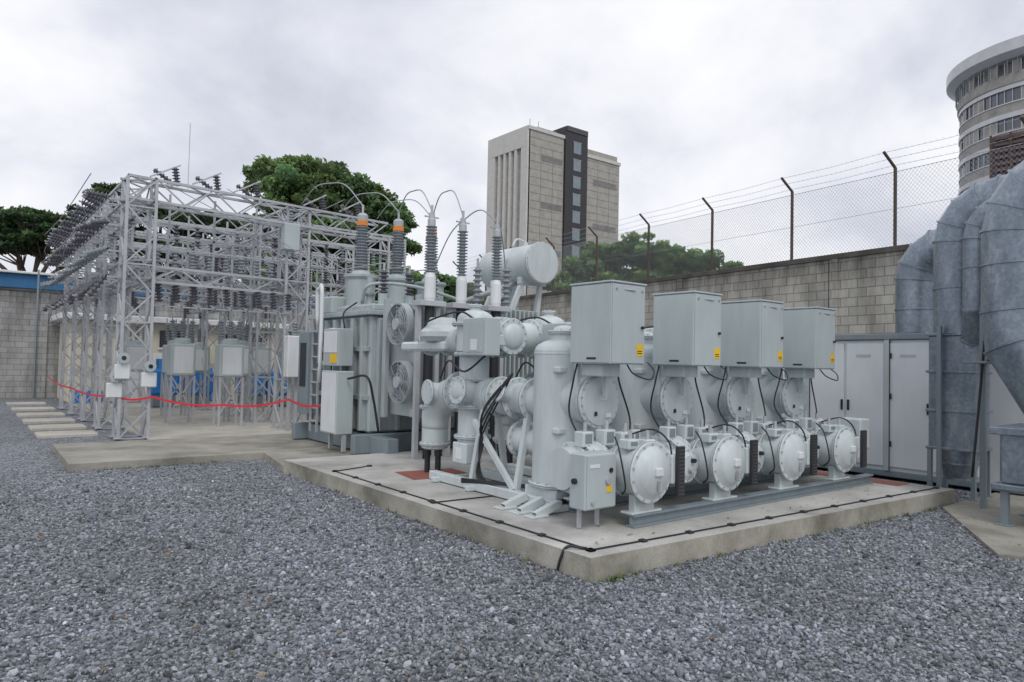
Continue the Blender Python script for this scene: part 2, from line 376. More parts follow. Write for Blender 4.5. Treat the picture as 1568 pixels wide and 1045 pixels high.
# ---------------------------------------------------------------- switchgear bays
def bay(i,x):
    b=MB(); P='paint'; first=(i==0)
    z=.66
    b.lathe((x,4.10,z),(0,1,0),[(0,.20),(.03,.235),(.05,.235),(.05,.228),(.34,.228),(.36,.19),(.75,.19)],P,28)
    b.lathe((x,4.098,z),(0,-1,0),[(-.001,.2),(.03,.17),(.045,.001)],P,28,sharp=False,c0=False)
    b.flange((x,4.15,z),(0,1,0),.275); b.flange((x,4.43,z),(0,1,0),.255)
    b.box((x-.05,4.03,z-.02),(x+.04,4.062,z+.05),'white')
    b.box((x-.012,4.02,z-.16),(x+.012,4.06,z-.06),'galv',.003)
    # black slotted panel
    b.box((x+.275,4.06,z-.23),(x+.375,4.10,z+.22),'slot',.006)
    for k in range(13): b.box((x+.285,4.056,z-.215+k*.033),(x+.365,4.0595,z-.203+k*.033),'slat',.001)
    b.box((x+.24,4.10,z-.12),(x+.34,4.34,z+.14),P,.01)
    # cross bus along X
    b.lathe((x-.56,4.72,z),(1,0,0),[(0,.19),(1.17,.19)],P,24)
    for dx in(-.42,.30,.42,.54): b.flange((x+dx,4.72,z),(1,0,0),.24,n=12)
    b.dome((x-.30,4.55,z+.14),(0,-.5,.85),.11,.08,P,14); b.flange((x-.30,4.52,z+.18),(0,-.5,.85),.115,n=8,br=.007)
    b.dome((x+.40,4.50,z+.05),(0,-1,.2),.14,.12,P,16); b.flange((x+.40,4.49,z+.05),(0,-1,.2),.165,n=10,br=.008)
    # front secondary tube
    b.lathe((x-.40,4.32,z-.02),(0,1,0),[(0,.1),(.02,.14),(.3,.14)],P,20); b.flange((x-.40,4.36,z-.02),(0,1,0),.17,n=10,br=.008)
    b.cyl((x-.40,4.30,z-.06),(x-.40,4.27,z-.06),.03,'galv',12); b.cyl((x-.36,4.32,z+.03),(x-.36,4.28,z+.03),.022,'dark',10)
    # top gauges and boxes
    for dx,dy,w,h in((-.13,4.28,.14,.07),(.08,4.26,.12,.06),(.10,4.55,.2,.1),(-.12,4.58,.15,.13),(.36,4.7,.16,.1),(-.38,4.6,.14,.12)):
        b.box((x+dx-w/2,dy-.05,z+.20),(x+dx+w/2,dy+.07,z+.22+h),P,.01)
        b.box((x+dx-w*.3,dy-.055,z+.235),(x+dx+w*.3,dy-.05,z+.20+h),'beam',.001)
        b.cyl((x+dx,dy,z+.18),(x+dx,dy,z+.3+h),.018,'galv',8)
    b.tube([(x+.1,4.5,z+.3),(x+.2,4.3,z+.36),(x+.3,4.2,z+.26),(x+.3,4.15,z+.1)],.009,'dark',6,5)
    b.tube([(x-.2,4.4,z+.3),(x-.3,4.25,z+.2),(x-.27,4.2,z-.1),(x-.2,4.3,z-.2)],.008,'dark',6,5)
    # saddle
    for dy in(4.25,5.0): b.box((x-.13,dy-.04,.30),(x+.13,dy+.04,z-.2),P,.008); b.box((x-.2,dy-.07,.296),(x+.2,dy+.07,.315),P,.004)
    b.cyl((x,4.85,z),(x,5.2,z),.19,P,22); b.flange((x,5.0,z),(0,1,0),.24)
    # breaker drum
    dy=5.32
    b.lathe((x,dy,.36),(0,0,1),[(0,.28),(.03,.30),(1.38,.30),(1.38,.24)],P,36,c1=False)
    b.dome((x,dy,1.74),(0,0,1),.298,.13,P,36)
    b.flange((x,dy,.40),(0,0,1),.34,n=18); 
    b.lathe((x,dy,1.70),(0,0,1),[(0,.301),(.003,.304),(.017,.304),(.02,.301)],P,36,c0=False,c1=False)
    b.cyl((x,dy,1.84),(x,dy,1.93),.15,P,20); b.flange((x,dy,1.93),(0,0,1),.17,n=10,br=.008); b.dome((x,dy,1.945),(0,0,1),.12,.06,P,16)
    b.lathe((x,dy-.2,1.26),(0,-1,0),[(0,.225),(.32,.225)],P,30,c0=False,c1=False)
    b.flange((x,4.82,1.26),(0,1,0),.27,t=.06,n=20); b.lathe((x,4.788,1.26),(0,-1,0),[(0,.245),(.012,.235),(.03,.12),(.034,.001)],P,30,c0=False)
    b.box((x-.04,4.745,1.27),(x+.05,4.765,1.32),'white',.002); b.box((x-.1,4.75,1.12),(x-.07,4.77,1.16),'dark',.002); b.box((x+.05,4.75,1.10),(x+.12,4.77,1.14),'white',.002)
    for zz,aa in((.95,-2.4),(1.55,-2.4),(.95,-1.2)):
        px,py=x+.29*math.cos(aa),dy+.29*math.sin(aa); b.box((px-.06,py-.05,zz-.03),(px+.06,py+.05,zz+.03),P,.012)
    # rear connection along Y
    for zz,r,y0,y1 in((1.22,.17,dy+.2,6.55),(.78,.15,dy+.2,6.0)):
        b.cyl((x,y0,zz),(x,y1,zz),r,P,24)
    for yy in(5.75,6.05,6.35): b.flange((x,yy,1.22),(0,1,0),.235)
    b.lathe((x,6.1,1.22),(0,1,0),[(0,.2),(.2,.2)],P,24)
    b.flange((x,5.98,.78),(0,1,0),.2); b.dome((x,6.0,.78),(0,1,0),.15,.08,P)
    b.cyl((x,6.05,1.22),(x-.28,6.05,1.30),.09,P,18); b.flange((x-.28,6.05,1.30),(-1,0,.25),.12,n=8,br=.008)
    # vertical tee at Y 6.9
    vy=6.9
    b.lathe((x,vy,.62),(0,0,1),[(0,.15),(.03,.18),(.45,.18),(.47,.235),(.75,.235),(.77,.18),(1.1,.18),(1.12,.22),(1.5,.22)],P,26)
    for zz,r in((.72,.225),(1.08,.28),(1.40,.28),(1.70,.25),(2.06,.28)): b.flange((x,vy,zz),(0,0,1),r,n=16)
    b.dome((x,vy,2.12),(0,0,1),.22,.12,P,26); b.cyl((x,vy,2.2),(x,vy,2.29),.07,P,14); b.flange((x,vy,2.28),(0,0,1),.09,n=6,br=.007)
    b.cyl((x,vy-.15,1.24),(x-.34,vy-.15,1.28),.13,P,20); b.flange((x-.33,vy-.15,1.28),(-1,0,.1),.165,n=10,br=.009); b.dome((x-.345,vy-.15,1.28),(-1,0,.1),.1,.03,P)
    b.cyl((x,vy-.1,1.22),(x,6.5,1.22),.19,P,22)
    b.box((x-.22,vy-.18,.42),(x+.02,vy+.1,.66),P,.012); b.box((x-.226,vy-.10,.47),(x-.22,vy+.02,.6),'white',.002)
    # end leg
    b.tube([(x,vy+.2,1.24),(x,7.35,1.22),(x,7.6,1.12),(x,7.72,.95),(x,7.74,.75)],[.19,.19,.19,.185,.17],P,24,4)
    b.lathe((x,7.74,.48),(0,0,1),[(0,.13),(.02,.17),(.52,.17),(.56,.12)],P,24)
    b.flange((x,7.2,1.24),(0,1,0),.25); b.flange((x,7.74,1.02),(0,0,1),.21); b.flange((x,7.74,.55),(0,0,1),.2)
    b.dome((x,7.68,1.22),(0,.45,.9),.18,.1,P); b.cyl((x,7.5,1.2),(x-.24,7.55,1.22),.13,P,18); b.flange((x-.24,7.55,1.22),(-1,.1,0),.16,n=10,br=.008)
    for a in range(3):
        cx,cy=x+.09*math.cos(a*2.1+.5),7.74+.09*math.sin(a*2.1+.5); b.cyl((cx,cy,.18),(cx,cy,.5),.036,'dark',12); b.cyl((cx,cy,.4),(cx,cy,.49),.048,'red' if a==0 else 'dark',12)
    # upper bus along X
    uz=1.93
    b.cyl((x-.1,vy-.02,uz),(x+(1.1 if i<3 else .5),vy-.02,uz),.19,P,22)
    for dx in(.32,.45,.85): 
        if i<3 or dx<.5: b.flange((x+dx,vy-.02,uz),(1,0,0),.245)
    b.cyl((x+.08,vy-.2,uz),(x+.08,6.3,uz-.02),.16,P,22); b.flange((x+.08,6.5,uz),(0,1,0),.21); b.flange((x+.08,6.28,uz-.02),(0,1,0),.21); b.dome((x+.08,6.27,uz-.02),(0,-1,0),.15,.07,P)
    b.cyl((x,vy+.2,uz-.05),(x,7.9,uz-.05),.15,P,22); b.flange((x,7.45,uz-.05),(0,1,0),.2); b.flange((x,7.88,uz-.05),(0,1,0),.2)
    # operating box on side
    b.box((x-.42,6.10,1.68),(x-.22,6.55,2.10),'cab',.012); b.box((x-.427,6.15,1.72),(x-.42,6.5,2.06),'cab',.003)
    b.box((x-.432,6.26,1.74),(x-.426,6.38,1.86),'white',.001)
    b.box((x-.22,6.25,1.8),(x,6.4,1.92),P,.01)
    # base frame
    for dx in(-.3,.3):
        b.box((x+dx-.05,5.02,.19),(x+dx+.05,7.3,.29),P,.008)
    for yy in(5.05,5.6,6.4,7.1):
        b.box((x-.42,yy-.04,.185),(x+.42,yy+.04,.24),P,.006)
    b.box((x-.27,5.1,.28),(x+.27,5.58,.37),P,.01)
    for yy in(5.75,6.55):
        for dx in(-.24,.24):
            b.strut((x+dx,yy,.27),(x+dx*.4,yy,1.08),.06,P)
    b.strut((x-.27,5.75,.28),(x-.27,6.5,.95),.05,P)
    if first:
        for yy in (4.98,5.2,5.45): b.strut((x-.36,yy,.28),(x-.62,yy+.02,.19),.07,P); b.box((x-.7,yy-.05,.181),(x-.5,yy+.08,.2),P,.004)
    # cabinet
    cx0,cx1,cy0,cy1,z0,z1=x-.35,x+.10,4.33,4.85,1.615,2.345
    b.box((cx0,cy0,z0),(cx1,cy1,z1),'cab',.008); b.box((cx0-.012,cy0-.012,z1+.001),(cx1+.012,cy1+.012,z1+.018),'cab',.004)
    b.box((cx0+.012,cy0-.008,z0+.012),(cx1-.012,cy0-.0005,z1-.012),'cab',.003)
    b.box((cx0-.008,cy0+.012,z0+.012),(cx0-.0005,cy1-.012,z1-.012),'cab',.003)
    b.box((cx1-.12,cy0-.011,z0+.08),(cx1-.03,cy0-.008,z0+.19),'yellow',.0005)
    b.box((cx1-.11,cy0-.0125,z0+.12),(cx1-.045,cy0-.011,z0+.128),'dark',.0003); b.box((cx1-.11,cy0-.0125,z0+.10),(cx1-.045,cy0-.011,z0+.108),'dark',.0003)
    b.cyl((cx0+.06,cy0-.008,z1-.05),(cx0+.06,cy0-.02,z1-.05),.012,'galv',8); b.cyl((cx1-.05,cy0-.008,z1-.05),(cx1-.05,cy0-.02,z1-.05),.012,'galv',8); b.cyl((cx1-.05,cy0-.008,z0+.34),(cx1-.05,cy0-.03,z0+.34),.014,'dark',10)
    b.cyl((cx0+.16,cy0-.008,z1-.055),(cx0+.30,cy0-.02,z1-.055),.006,'galv',6)
    b.box((cx0-.01,4.5,z0+.04),(cx0-.008,4.62,z0+.06),'dark',.0003)
    b.box((cx0+.1,cy0+.2,1.50),(cx1-.1,cy1-.05,1.62),P,.01); b.strut((cx1-.12,4.7,1.3),(cx1-.12,4.7,1.62),.04,P); b.strut((cx0+.1,4.85,1.3),(cx0+.1,4.85,1.62),.04,P)
    b.tube([(cx1-.05,4.5,1.62),(cx1-.04,4.42,1.53),(cx1+.12,4.36,1.48),(cx1+.28,4.45,1.56),(cx1+.36,4.6,1.64)],.007,'dark',6,6)
    b.tube([(cx1-.06,4.6,1.62),(cx1-.02,4.62,1.45),(x+.28,4.66,1.1),(x+.2,4.6,.9)],.009,'dark',6,6)
    b.tube([(cx0+.05,4.8,1.62),(cx0+.02,4.82,1.45),(x-.30,4.9,1.15),(x-.33,4.7,.9)],.009,'dark',6,6)
    # cable bundles
    for k in range(5):
        r0=random.uniform(-.06,.06)
        b.tube([(x-.2+r0,5.9+r0,1.5),(x-.33+r0,6.2,1.1-k*.05),(x-.28,6.35+r0,.7),(x-.3+r0,6.3,.35),(x-.2,6.0,.22)],.010,'dark',6,5)
    b.tube([(x-.35,6.2,1.68),(x-.42,6.5,1.5),(x-.3,7.0,1.62),(x-.22,7.3,1.4)],.012,'dark',6,6)
    b.tube([(x-.3,6.5,2.1),(x-.25,6.9,2.2),(x-.3,7.5,2.1),(x-.1,7.9,2.0)],.012,'dark',6,6)
    for k in range(3): b.tube([(x+.05+.03*k,5.5,.3),(x-.3,5.9+.1*k,.32),(x-.35,6.6,.25+.02*k)],.011,'dark',6,5)
    return b
B0=4.88; DX=1.175
for i in range(4):
    b=bay(i,B0+DX*i)
    if i==0:
        b.box((4.22,4.30,.36),(4.60,4.50,.84),'cab',.012); b.box((4.235,4.29,.375),(4.585,4.30,.825),'cab',.004)
        b.box((4.47,4.284,.50),(4.53,4.29,.56),'yellow',.001); b.box((4.26,4.284,.72),(4.38,4.29,.75),'white',.001)
        b.cyl((4.3,4.29,.43),(4.3,4.27,.43),.02,'galv',12); b.box((4.35,4.5,.5),(4.5,4.7,.7),'paint',.01)
        b.cyl((4.23,4.42,.6),(4.19,4.42,.6),.025,'dark',12); b.strut((4.3,4.45,.185),(4.3,4.45,.37),.03,'galv'); b.strut((4.52,4.45,.185),(4.52,4.45,.37),.03,'galv')
        x=B0; b.box((x-.2,7.3,1.74),(x+.12,8.35,1.86),'paint',.03); b.lathe((x-.05,7.55,1.86),(0,0,1),[(0,.2),(.06,.28),(.12,.28),(.2,.2),(.3,.16)],'paint',24)
    if i==3:
        b.dome((B0+DX*3+.60,4.72,.66),(1,0,0),.17,.08,'paint')
        b.box((B0+DX*3+.5,4.2,.62),(B0+DX*3+.75,4.5,1.0),'paint',.015)
    b.done("gas_insulated_switchgear")
b=MB()
for yy in(4.22,5.0):
    b.box((4.7,yy-.05,.181),(9.2,yy+.05,.20),'beam',.003); b.box((4.7,yy-.012,.20),(9.2,yy+.012,.275),'beam',.002); b.box((4.7,yy-.05,.275),(9.2,yy+.05,.295),'beam',.003)
b.done("steel_base_beam")

# cable terminations (sealing ends)
def termination(x,y,zt):
    b=MB()
    b.cyl((x,y,.1),(x,y,.9),.05,'dark',12)
    b.cyl((x,y,.9),(x,y,2.55),.07,'dark',14)
    b.strut((x-.16,y+.05,.1),(x-.16,y+.05,2.5),.07,'galv'); b.strut((x+.16,y+.05,.1),(x+.16,y+.05,2.5),.07,'galv')
    b.box((x-.22,y-.12,2.42),(x+.22,y+.12,2.5),'galv',.006)
    b.lathe((x,y,2.5),(0,0,1),[(0,.07),(.05,.085),(.35,.085),(.42,.065)],'white',16)
    b.insul((x,y,2.92),(x,y,zt-.22),.045,.085,15,'ins')
    b.lathe((x,y,zt-.24),(0,0,1),[(0,.06),(.1,.06),(.12,.045),(.2,.045),(.2,.02),(.32,.02)],'galv',14)
    b.strut((x-.12,y,zt-.1),(x+.12,y,zt-.1),.02,'galv')
    return b
tops=[]
for x,zt in((5.46,3.85),(6.02,3.85),(6.68,3.85)): termination(x,8.9,zt).done("cable_termination"); tops.append((x,8.9,zt))
for x,zt in((5.75,3.2),(6.6,3.15),(7.2,3.2)): 
    b=MB(); b.insul((x,9.3,2.4),(x,9.3,zt),.04,.075,9,'ins'); b.cyl((x,9.3,.1),(x,9.3,2.4),.05,'galv',10); b.cyl((x,9.3,zt),(x,9.3,zt+.15),.02,'galv',8); b.done("surge_arrester")

# ---------------------------------------------------------------- transformer
b=MB(); T='tx'
b.box((4.95,10.2,.12),(8.3,10.35,.42),'beam',.01); b.box((4.95,12.7,.12),(8.3,12.85,.42),'beam',.01); b.box((5.2,9.6,.12),(5.4,13.0,.40),'beam',.01); b.box((7.6,9.6,.12),(7.8,13.0,.40),'beam',.01)
b.box((5.3,10.45,.42),(7.9,12.75,2.35),T,.03); b.box((5.2,10.35,2.35),(8.0,12.85,2.43),T,.01); b.box((5.36,10.5,2.43),(7.84,12.7,2.55),T,.03)
for yy in np.arange(10.55,12.75,.36): b.box((5.19,yy,.45),(5.3,yy+.07,2.3),T,.006)
for zz in(.95,1.75): b.box((5.22,10.46,zz),(5.3,12.74,zz+.08),T,.006)
for xx in np.arange(5.4,7.9,.36): b.box((xx,10.34,.45),(xx+.07,10.45,2.3),T,.006)
tb=[]
for x in(5.72,6.46,7.2):
    y=11.72
    b.lathe((x,y,2.5),(0,0,1),[(0,.30),(.05,.33),(.08,.26),(.55,.26),(.6,.31),(.64,.31),(.64,.2),(.72,.15)],T,24)
    b.insul((x,y,3.2),(x,y,4.05),.09,.145,16,'ins',18,.85)
    b.lathe((x,y,4.05),(0,0,1),[(0,.10),(.09,.10)],'orange',18)
    b.lathe((x,y,4.14),(0,0,1),[(0,.09),(.1,.10),(.14,.06),(.14,.02),(.3,.02)],'galv',16); tb.append((x,y,4.42))
for x in(5.7,6.2,6.7): 
    b.cyl((x,10.8,2.5),(x,10.8,2.75),.09,T,16); b.insul((x,10.8,2.75),(x,10.8,3.15),.04,.085,6,'insd'); b.cyl((x,10.8,3.15),(x,10.8,3.28),.02,'galv',8)
b.box((5.25,11.9,2.43),(5.75,12.5,2.75),T,.03)
b.box((4.78,10.55,.40),(5.08,11.15,1.42),'cab',.012); b.box((4.772,10.58,.43),(4.78,11.12,1.39),'white',.004)
b.box((4.88,10.75,1.5),(5.15,11.35,2.12),T,.012); b.box((4.872,10.80,1.55),(4.88,11.05,1.70),'yellow',.001); b.box((4.872,10.80,1.72),(4.88,11.3,2.08),'white',.002)
b.strut((4.95,10.6,.12),(4.95,10.6,.42),.06,T); b.strut((4.95,11.1,.12),(4.95,11.1,.42),.06,T)
b.box((5.0,12.3,.6),(5.25,12.75,2.1),'beam',.01); b.box((4.99,12.38,1.1),(5.0,12.65,1.9),'glass',.002)
b.box((5.08,11.4,1.9),(5.19,11.6,2.15),'white',.01); b.cyl((5.1,11.9,1.5),(5.05,11.9,1.5),.08,'white',16); b.cyl((5.05,11.9,1.5),(5.04,11.9,1.5),.06,'glass',16); b.box((5.15,11.2,1.75),(5.19,11.32,1.95),'tape',.004)
for yy in(12.0,12.3): b.strut((5.08,yy,.3),(5.08,yy,2.5),.035,'galv')
for k in range(9): b.strut((5.08,12.0,.5+k*.23),(5.08,12.3,.5+k*.23),.025,'galv')
b.tube([(4.98,11.7,1.2),(4.98,11.7,2.75),(4.98,11.8,2.85),(4.98,11.9,2.75),(5.0,11.9,2.2)],.035,'white',8,4)
b.tube([(4.95,10.5,1.3),(5.0,9.95,1.35),(5.1,9.9,1.0),(5.2,9.9,.5)],.02,'dark',6,6)
b.tube([(5.12,11.5,2.0),(5.1,11.5,1.2),(5.1,11.45,.5)],.012,'dark',6,4); b.tube([(5.1,11.0,2.12),(5.12,11.1,2.4),(5.4,11.2,2.6)],.015,'dark',6,4)
for (x0,y0,n) in((5.5,9.15,13),(6.9,9.15,10)):
    for k in range(n): b.box((x0+k*.095,y0,.75),(x0+k*.095+.035,y0+.95,2.5),T,.008)
    b.cyl((x0-.05,y0+.2,2.45),(x0+n*.095,y0+.2,2.45),.07,T,12); b.cyl((x0-.05,y0+.2,.82),(x0+n*.095,y0+.2,.82),.07,T,12)
    b.cyl((x0+.5,y0+.2,2.45),(x0+.5,10.5,2.2),.07,T,12)
b.box((5.36,9.05,.7),(5.44,9.15,2.6),T,.005); b.box((5.36,10.05,.7),(5.44,10.15,2.6),T,.005)
for (yf,zf) in((9.58,2.17),(9.50,1.28)):
    b.lathe((5.42,yf,zf),(-1,0,0),[(0,.33),(.12,.33),(.12,.315),(.0,.31)],T,28,c0=False,c1=False)
    b.lathe((5.36,yf,zf),(-1,0,0),[(0,.09),(.1,.09)],T,16)
    for k in range(6):
        a=k*math.pi/3; e=V((0,math.cos(a),math.sin(a))); f=V((0,-math.sin(a),math.cos(a))); c=V((5.34,yf,zf))
        b.poly([c+e*.08-f*.03,c+e*.3-f*.05+V((.03,0,0)),c+e*.3+f*.09,c+e*.08+f*.04],'beam')
    for r in(.08,.14,.2,.26,.31):
        b.tube([V((5.29,yf+r*math.cos(t),zf+r*math.sin(t))) for t in np.linspace(0,2*math.pi,25)],.004,'galv',4,caps=False)
    for k in range(8):
        a=k*math.pi/4; b.strut((5.29,yf,zf),(5.29,yf+.33*math.cos(a),zf+.33*math.sin(a)),.006,'galv')
cy0,cy1,cx,cz=9.3,10.75,8.0,3.38
b.cyl((cx,cy0,cz),(cx,cy1,cz),.35,'paint',32); b.flange((cx,cy0+.03,cz),(0,1,0),.375,n=20,t=.03); b.dome((cx,cy1,cz),(0,1,0),.35,.1,'paint')
for yy in(9.6,10.4): 
    b.strut((cx-.2,yy,cz-.3),(cx-.55,yy,2.3),.08,'paint'); b.strut((cx+.2,yy,cz-.3),(cx+.1,yy,2.3),.08,'paint'); b.box((cx-.3,yy-.05,cz-.38),(cx+.3,yy+.05,cz-.25),'paint',.01)
b.tube([(cx-.1,9.9,cz-.3),(cx-.5,10.0,2.9),(cx-.8,10.6,2.7),(cx-1.2,10.9,2.5)],.05,T,10,5)
b.cyl((cx,9.8,cz+.3),(cx,9.8,cz+.42),.05,'paint',12); b.tube([(cx,9.8,cz+.42),(cx-.2,9.8,cz+.45),(cx-.3,9.8,cz+.3)],.02,'paint',8,4)
for k,(xx,yy) in enumerate(((6.0,12.2),(6.9,11.1),(7.4,10.9),(5.6,11.1))): b.cyl((xx,yy,2.5),(xx,yy,2.75+.1*k),.06,T,12); b.flange((xx,yy,2.75),(0,0,1),.1,T,n=6,br=.008)
b.tube([(5.5,11.2,2.6),(5.5,10.9,2.9),(6.2,10.6,2.9),(7.2,10.5,2.7)],.03,T,8,5)
b.done("power_transformer")

# ---------------------------------------------------------------- gantry
G='galv'
def lcol(b,x,y,z0,z1,w=.45,d=.45,step=.5,t=.035):
    c=[(x,y),(x+w,y),(x+w,y+d),(x,y+d)]
    for p in c: b.strut((*p,z0),(*p,z1),t*1.5,G)
    n=max(1,int((z1-z0)/step)); h=(z1-z0)/n
    for i in range(n):
        for j in range(4):
            a=c[j];q=c[(j+1)%4]
            if (i+j)%2: a,q=q,a
            b.strut((*a,z0+i*h),(*q,z0+(i+1)*h),t*.8,G)
            if i%2==0: b.strut((*c[j],z0+i*h),(*c[(j+1)%4],z0+i*h),t*.7,G)
    for p in c: b.box((p[0]-.07,p[1]-.07,z0-.0),(p[0]+.07,p[1]+.07,z0+.02),G,.003)
def ltruss(b,p0,p1,w=.4,h=.4,step=.5,t=.035):
    p0=V(p0);p1=V(p1);d=p1-p0;n=max(1,int(d.length/step));u=d/n;s=V((0,0,1)).cross(d).normalized()*w;z=V((0,0,h))
    for o in(V((0,0,0)),s,z,s+z): b.strut(p0+o,p1+o,t*1.4,G)
    for i in range(n):
        a=p0+u*i;c=a+u
        for (o1,o2) in((V((0,0,0)),z),(s,s+z),(V((0,0,0)),s),(z,s+z)):
            if i%2: o1,o2=o2,o1
            b.strut(a+o1,c+o2,t*.75,G)
b=MB()
Ys=[14.9,17.2,19.4,21.6,23.8]
Xs=[2.42,5.7]
for yy in Ys:
    for xx in Xs+([9.2] if yy>17 else []):
        lcol(b,xx,yy+(.5 if xx>5 and yy<15 else 0),.03,5.0,.5,.48)
    y2=yy
    ltruss(b,(2.42,y2,4.6),(9.6 if yy>15 else 8.3,y2+ (.0 if yy>15 else .7),4.6),.45,.42)
    if yy>15: ltruss(b,(2.42,y2,3.2),(9.0,y2,3.2),.4,.35)
ltruss(b,(2.9,14.9,4.6),(2.9,24.2,4.6),.45,.42); ltruss(b,(6.2,15.4,4.6),(6.2,24.2,4.6),.45,.42)
ltruss(b,(2.9,14.9,3.1),(2.9,24.2,3.1),.4,.35); ltruss(b,(6.2,15.4,3.0),(6.2,24.2,3.0),.4,.35)
ltruss(b,(2.9,15.1,3.05),(6.0,15.5,3.05),.35,.3)
b.strut((3.55,15.2,5.0),(3.55,15.2,6.35),.012,G)
for yy in np.arange(15.3,24,.55):
    for z_ in(4.6,4.1,3.6,3.1): b.strut((2.42,yy,z_),(2.15,yy,z_),.035,G)
for x_,z_ in((2.15,4.6),(2.15,4.1),(2.15,3.6),(2.15,3.1)): b.strut((x_,15.1,z_),(x_,24,z_),.03,G)
for yy in np.arange(16,24,2.2):
    for xx in(3.4,4.3,5.2): 
        b.strut((xx,yy,3.2),(xx,yy,5.0),.04,G); b.strut((xx,yy,4.1),(xx+.9,yy,4.1),.04,G)
b.done("lattice_gantry")
# insulators on gantry
b=MB()
for k,yy in enumerate(np.arange(15.2,24.2,.5)):
    for zz,tilt,kk in((4.62,.12,'insd'),(4.12,-.02,'insd'),(3.62,-.2,'ins'),(3.1,-.5,'insd')):
        j=random.uniform(-.06,.06); tl=tilt+random.uniform(-.08,.08); ln=random.uniform(.24,.36)
        p=V((2.15,yy+j,zz)); q=p+V((-ln,.05,tl*.7)); b.insul(p,q,.035,.07,5,kk,10)
        b.cyl(q,q+V((-.06,0,.02)),.018,'galv',6)
        if random.random()<.35: b.tube([q,q+V((-.05,.2,-.2)),q+V((.12,.35,-.42)),p+V((.1,.4,-.6))],.007,'wire',5,4)
for xx,yy in((3.35,15.2),(4.15,15.25),(5.0,15.35),(6.6,15.55),(7.5,15.6)):
    b.insul((xx,yy,5.02),(xx-.05,yy,5.38),.035,.075,6,'insd',10); b.insul((xx-.1,yy+.1,5.1),(xx-.42,yy+.1,5.3),.03,.06,5,'insd',10)
    b.strut((xx+.05,yy,5.45),(xx-.5,yy,5.12),.03,'galv')
for yy in np.arange(17,24,2.2):
    for xx in np.arange(2.9,9,.45):
        b.insul((xx,yy+.2,3.56),(xx,yy+.2,3.95),.035,.08,6,'ins' if random.random()<.4 else 'insd',10)
        if random.random()<.8: b.insul((xx,yy+.2,4.6),(xx+.05,yy+.3,4.15),.03,.07,6,'ins' if random.random()<.5 else 'insd',10)
        if random.random()<.5: b.insul((xx,yy+.2,3.2),(xx+.02,yy+.25,2.82),.03,.065,6,'insd',10)
        if random.random()<.6: b.tube([(xx,yy+.2,3.97),(xx+.2,yy+.5,3.8),(xx+.1,yy+1.0,4.1),(xx,yy+1.3,4.5)],.007,'wire',5,4)
for xx in np.arange(3.1,6,.33):
    b.insul((xx,15.4,3.05),(xx+.03,15.35,2.68),.035,.08,6,'insd',10); b.insul((xx,15.5,3.4),(xx,15.5,3.75),.03,.07,5,'ins',10)
    b.strut((xx,15.35,2.68),(xx+.12,15.35,2.6),.03,'galv')
b.strut((3.0,15.5,3.78),(6.0,15.55,3.78),.03,'wire'); b.strut((3.0,15.35,2.6),(6.0,15.35,2.6),.03,'wire')
for zz,x0 in((5.0,1.85),(4.2,1.8),(5.2,4.2),(4.3,5.0),(5.3,6.9),(4.0,3.4)):
    b.tube([(x0,15.2,zz),(x0,19.5,zz-.12),(x0,24,zz)],.009,'wire',5,6)
for x0 in(3.0,4.4,7.0):
    b.tube([(x0,15.5,5.2),(x0+1.5,16.5,4.9),(x0+2.3,17.3,5.0)],.008,'wire',5,6)
b.done("post_insulator")
def poleb(x,y,z0=1.15):
    b=MB()
    for dx in(0,.5):
        for dy in(0,.4): b.strut((x+dx,y+dy,.03),(x+dx,y+dy,z0),.05,'galv')
    b.strut((x,y,.3),(x+.5,y,z0),.03,'galv'); b.strut((x+.5,y,.3),(x,y,z0),.03,'galv'); b.strut((x,y,.3),(x,y+.4,z0),.03,'galv')
    b.box((x-.02,y-.02,z0),(x+.52,y+.42,z0+.75),'cab',.03); b.box((x+.04,y-.03,z0+.06),(x+.46,y-.02,z0+.68),'white',.006)
    b.lathe((x+.25,y+.2,z0+.75),(0,0,1),[(0,.2),(.1,.2),(.13,.16)],'cab',16)
    for k in range(3): b.insul((x+.08+.17*k,y+.2,z0+.85),(x+.03+.22*k,y+.2,z0+1.3),.04,.075,7,'ins',10); b.cyl((x+.03+.22*k,y+.2,z0+1.3),(x+.02+.23*k,y+.2,z0+1.45),.015,'galv',6)
    b.strut((x+.1,y+.2,z0+1.45),(x+.1,y+.5,3.2),.012,'wire')
    b.done("pole_circuit_breaker")
for x,y in((3.9,17.6),(4.3,20),(5.3,17.9),(3.7,21.8),(6.3,19.4),(6.9,17.6),(7.6,20.5),(5.4,22),(4.7,16.6),(8.3,18.2)): poleb(x,y)
b=MB(); b.box((5.55,14.75,1.2),(5.95,15.0,2.1),'white',.02); b.box((5.53,14.74,.95),(5.56,15.0,1.0),'galv'); b.strut((5.7,15.02,.03),(5.7,15.02,2.1),.06,'galv'); b.strut((5.85,15.02,.03),(5.85,15.02,2.1),.06,'galv'); b.insul((5.75,14.9,2.1),(5.75,14.9,2.4),.04,.07,5); b.done("control_cabinet")
for (x,y,z) in((2.3,14.72,1.15),(2.75,14.7,1.0),(2.2,14.85,.8)):
    b=MB(); b.box((x,y,z),(x+.26,y+.15,z+.28),'white',.02); b.cyl((x+.13,y,z+.40),(x+.13,y-.07,z+.40),.1,'cab',18); b.cyl((x+.13,y-.07,z+.40),(x+.13,y-.08,z+.40),.04,'glass',18); b.strut((x+.13,y+.1,z),(x+.13,y+.1,z+.5),.04,'galv'); b.done("meter_box")
b=MB(); b.box((5.55,15.15,4.0),(5.9,15.4,4.6),'cab',.02); b.cyl((5.7,15.3,4.6),(5.7,15.3,4.75),.04,'galv'); b.insul((5.72,15.25,4.6),(5.72,15.25,4.85),.03,.06,4); b.done("instrument_transformer")
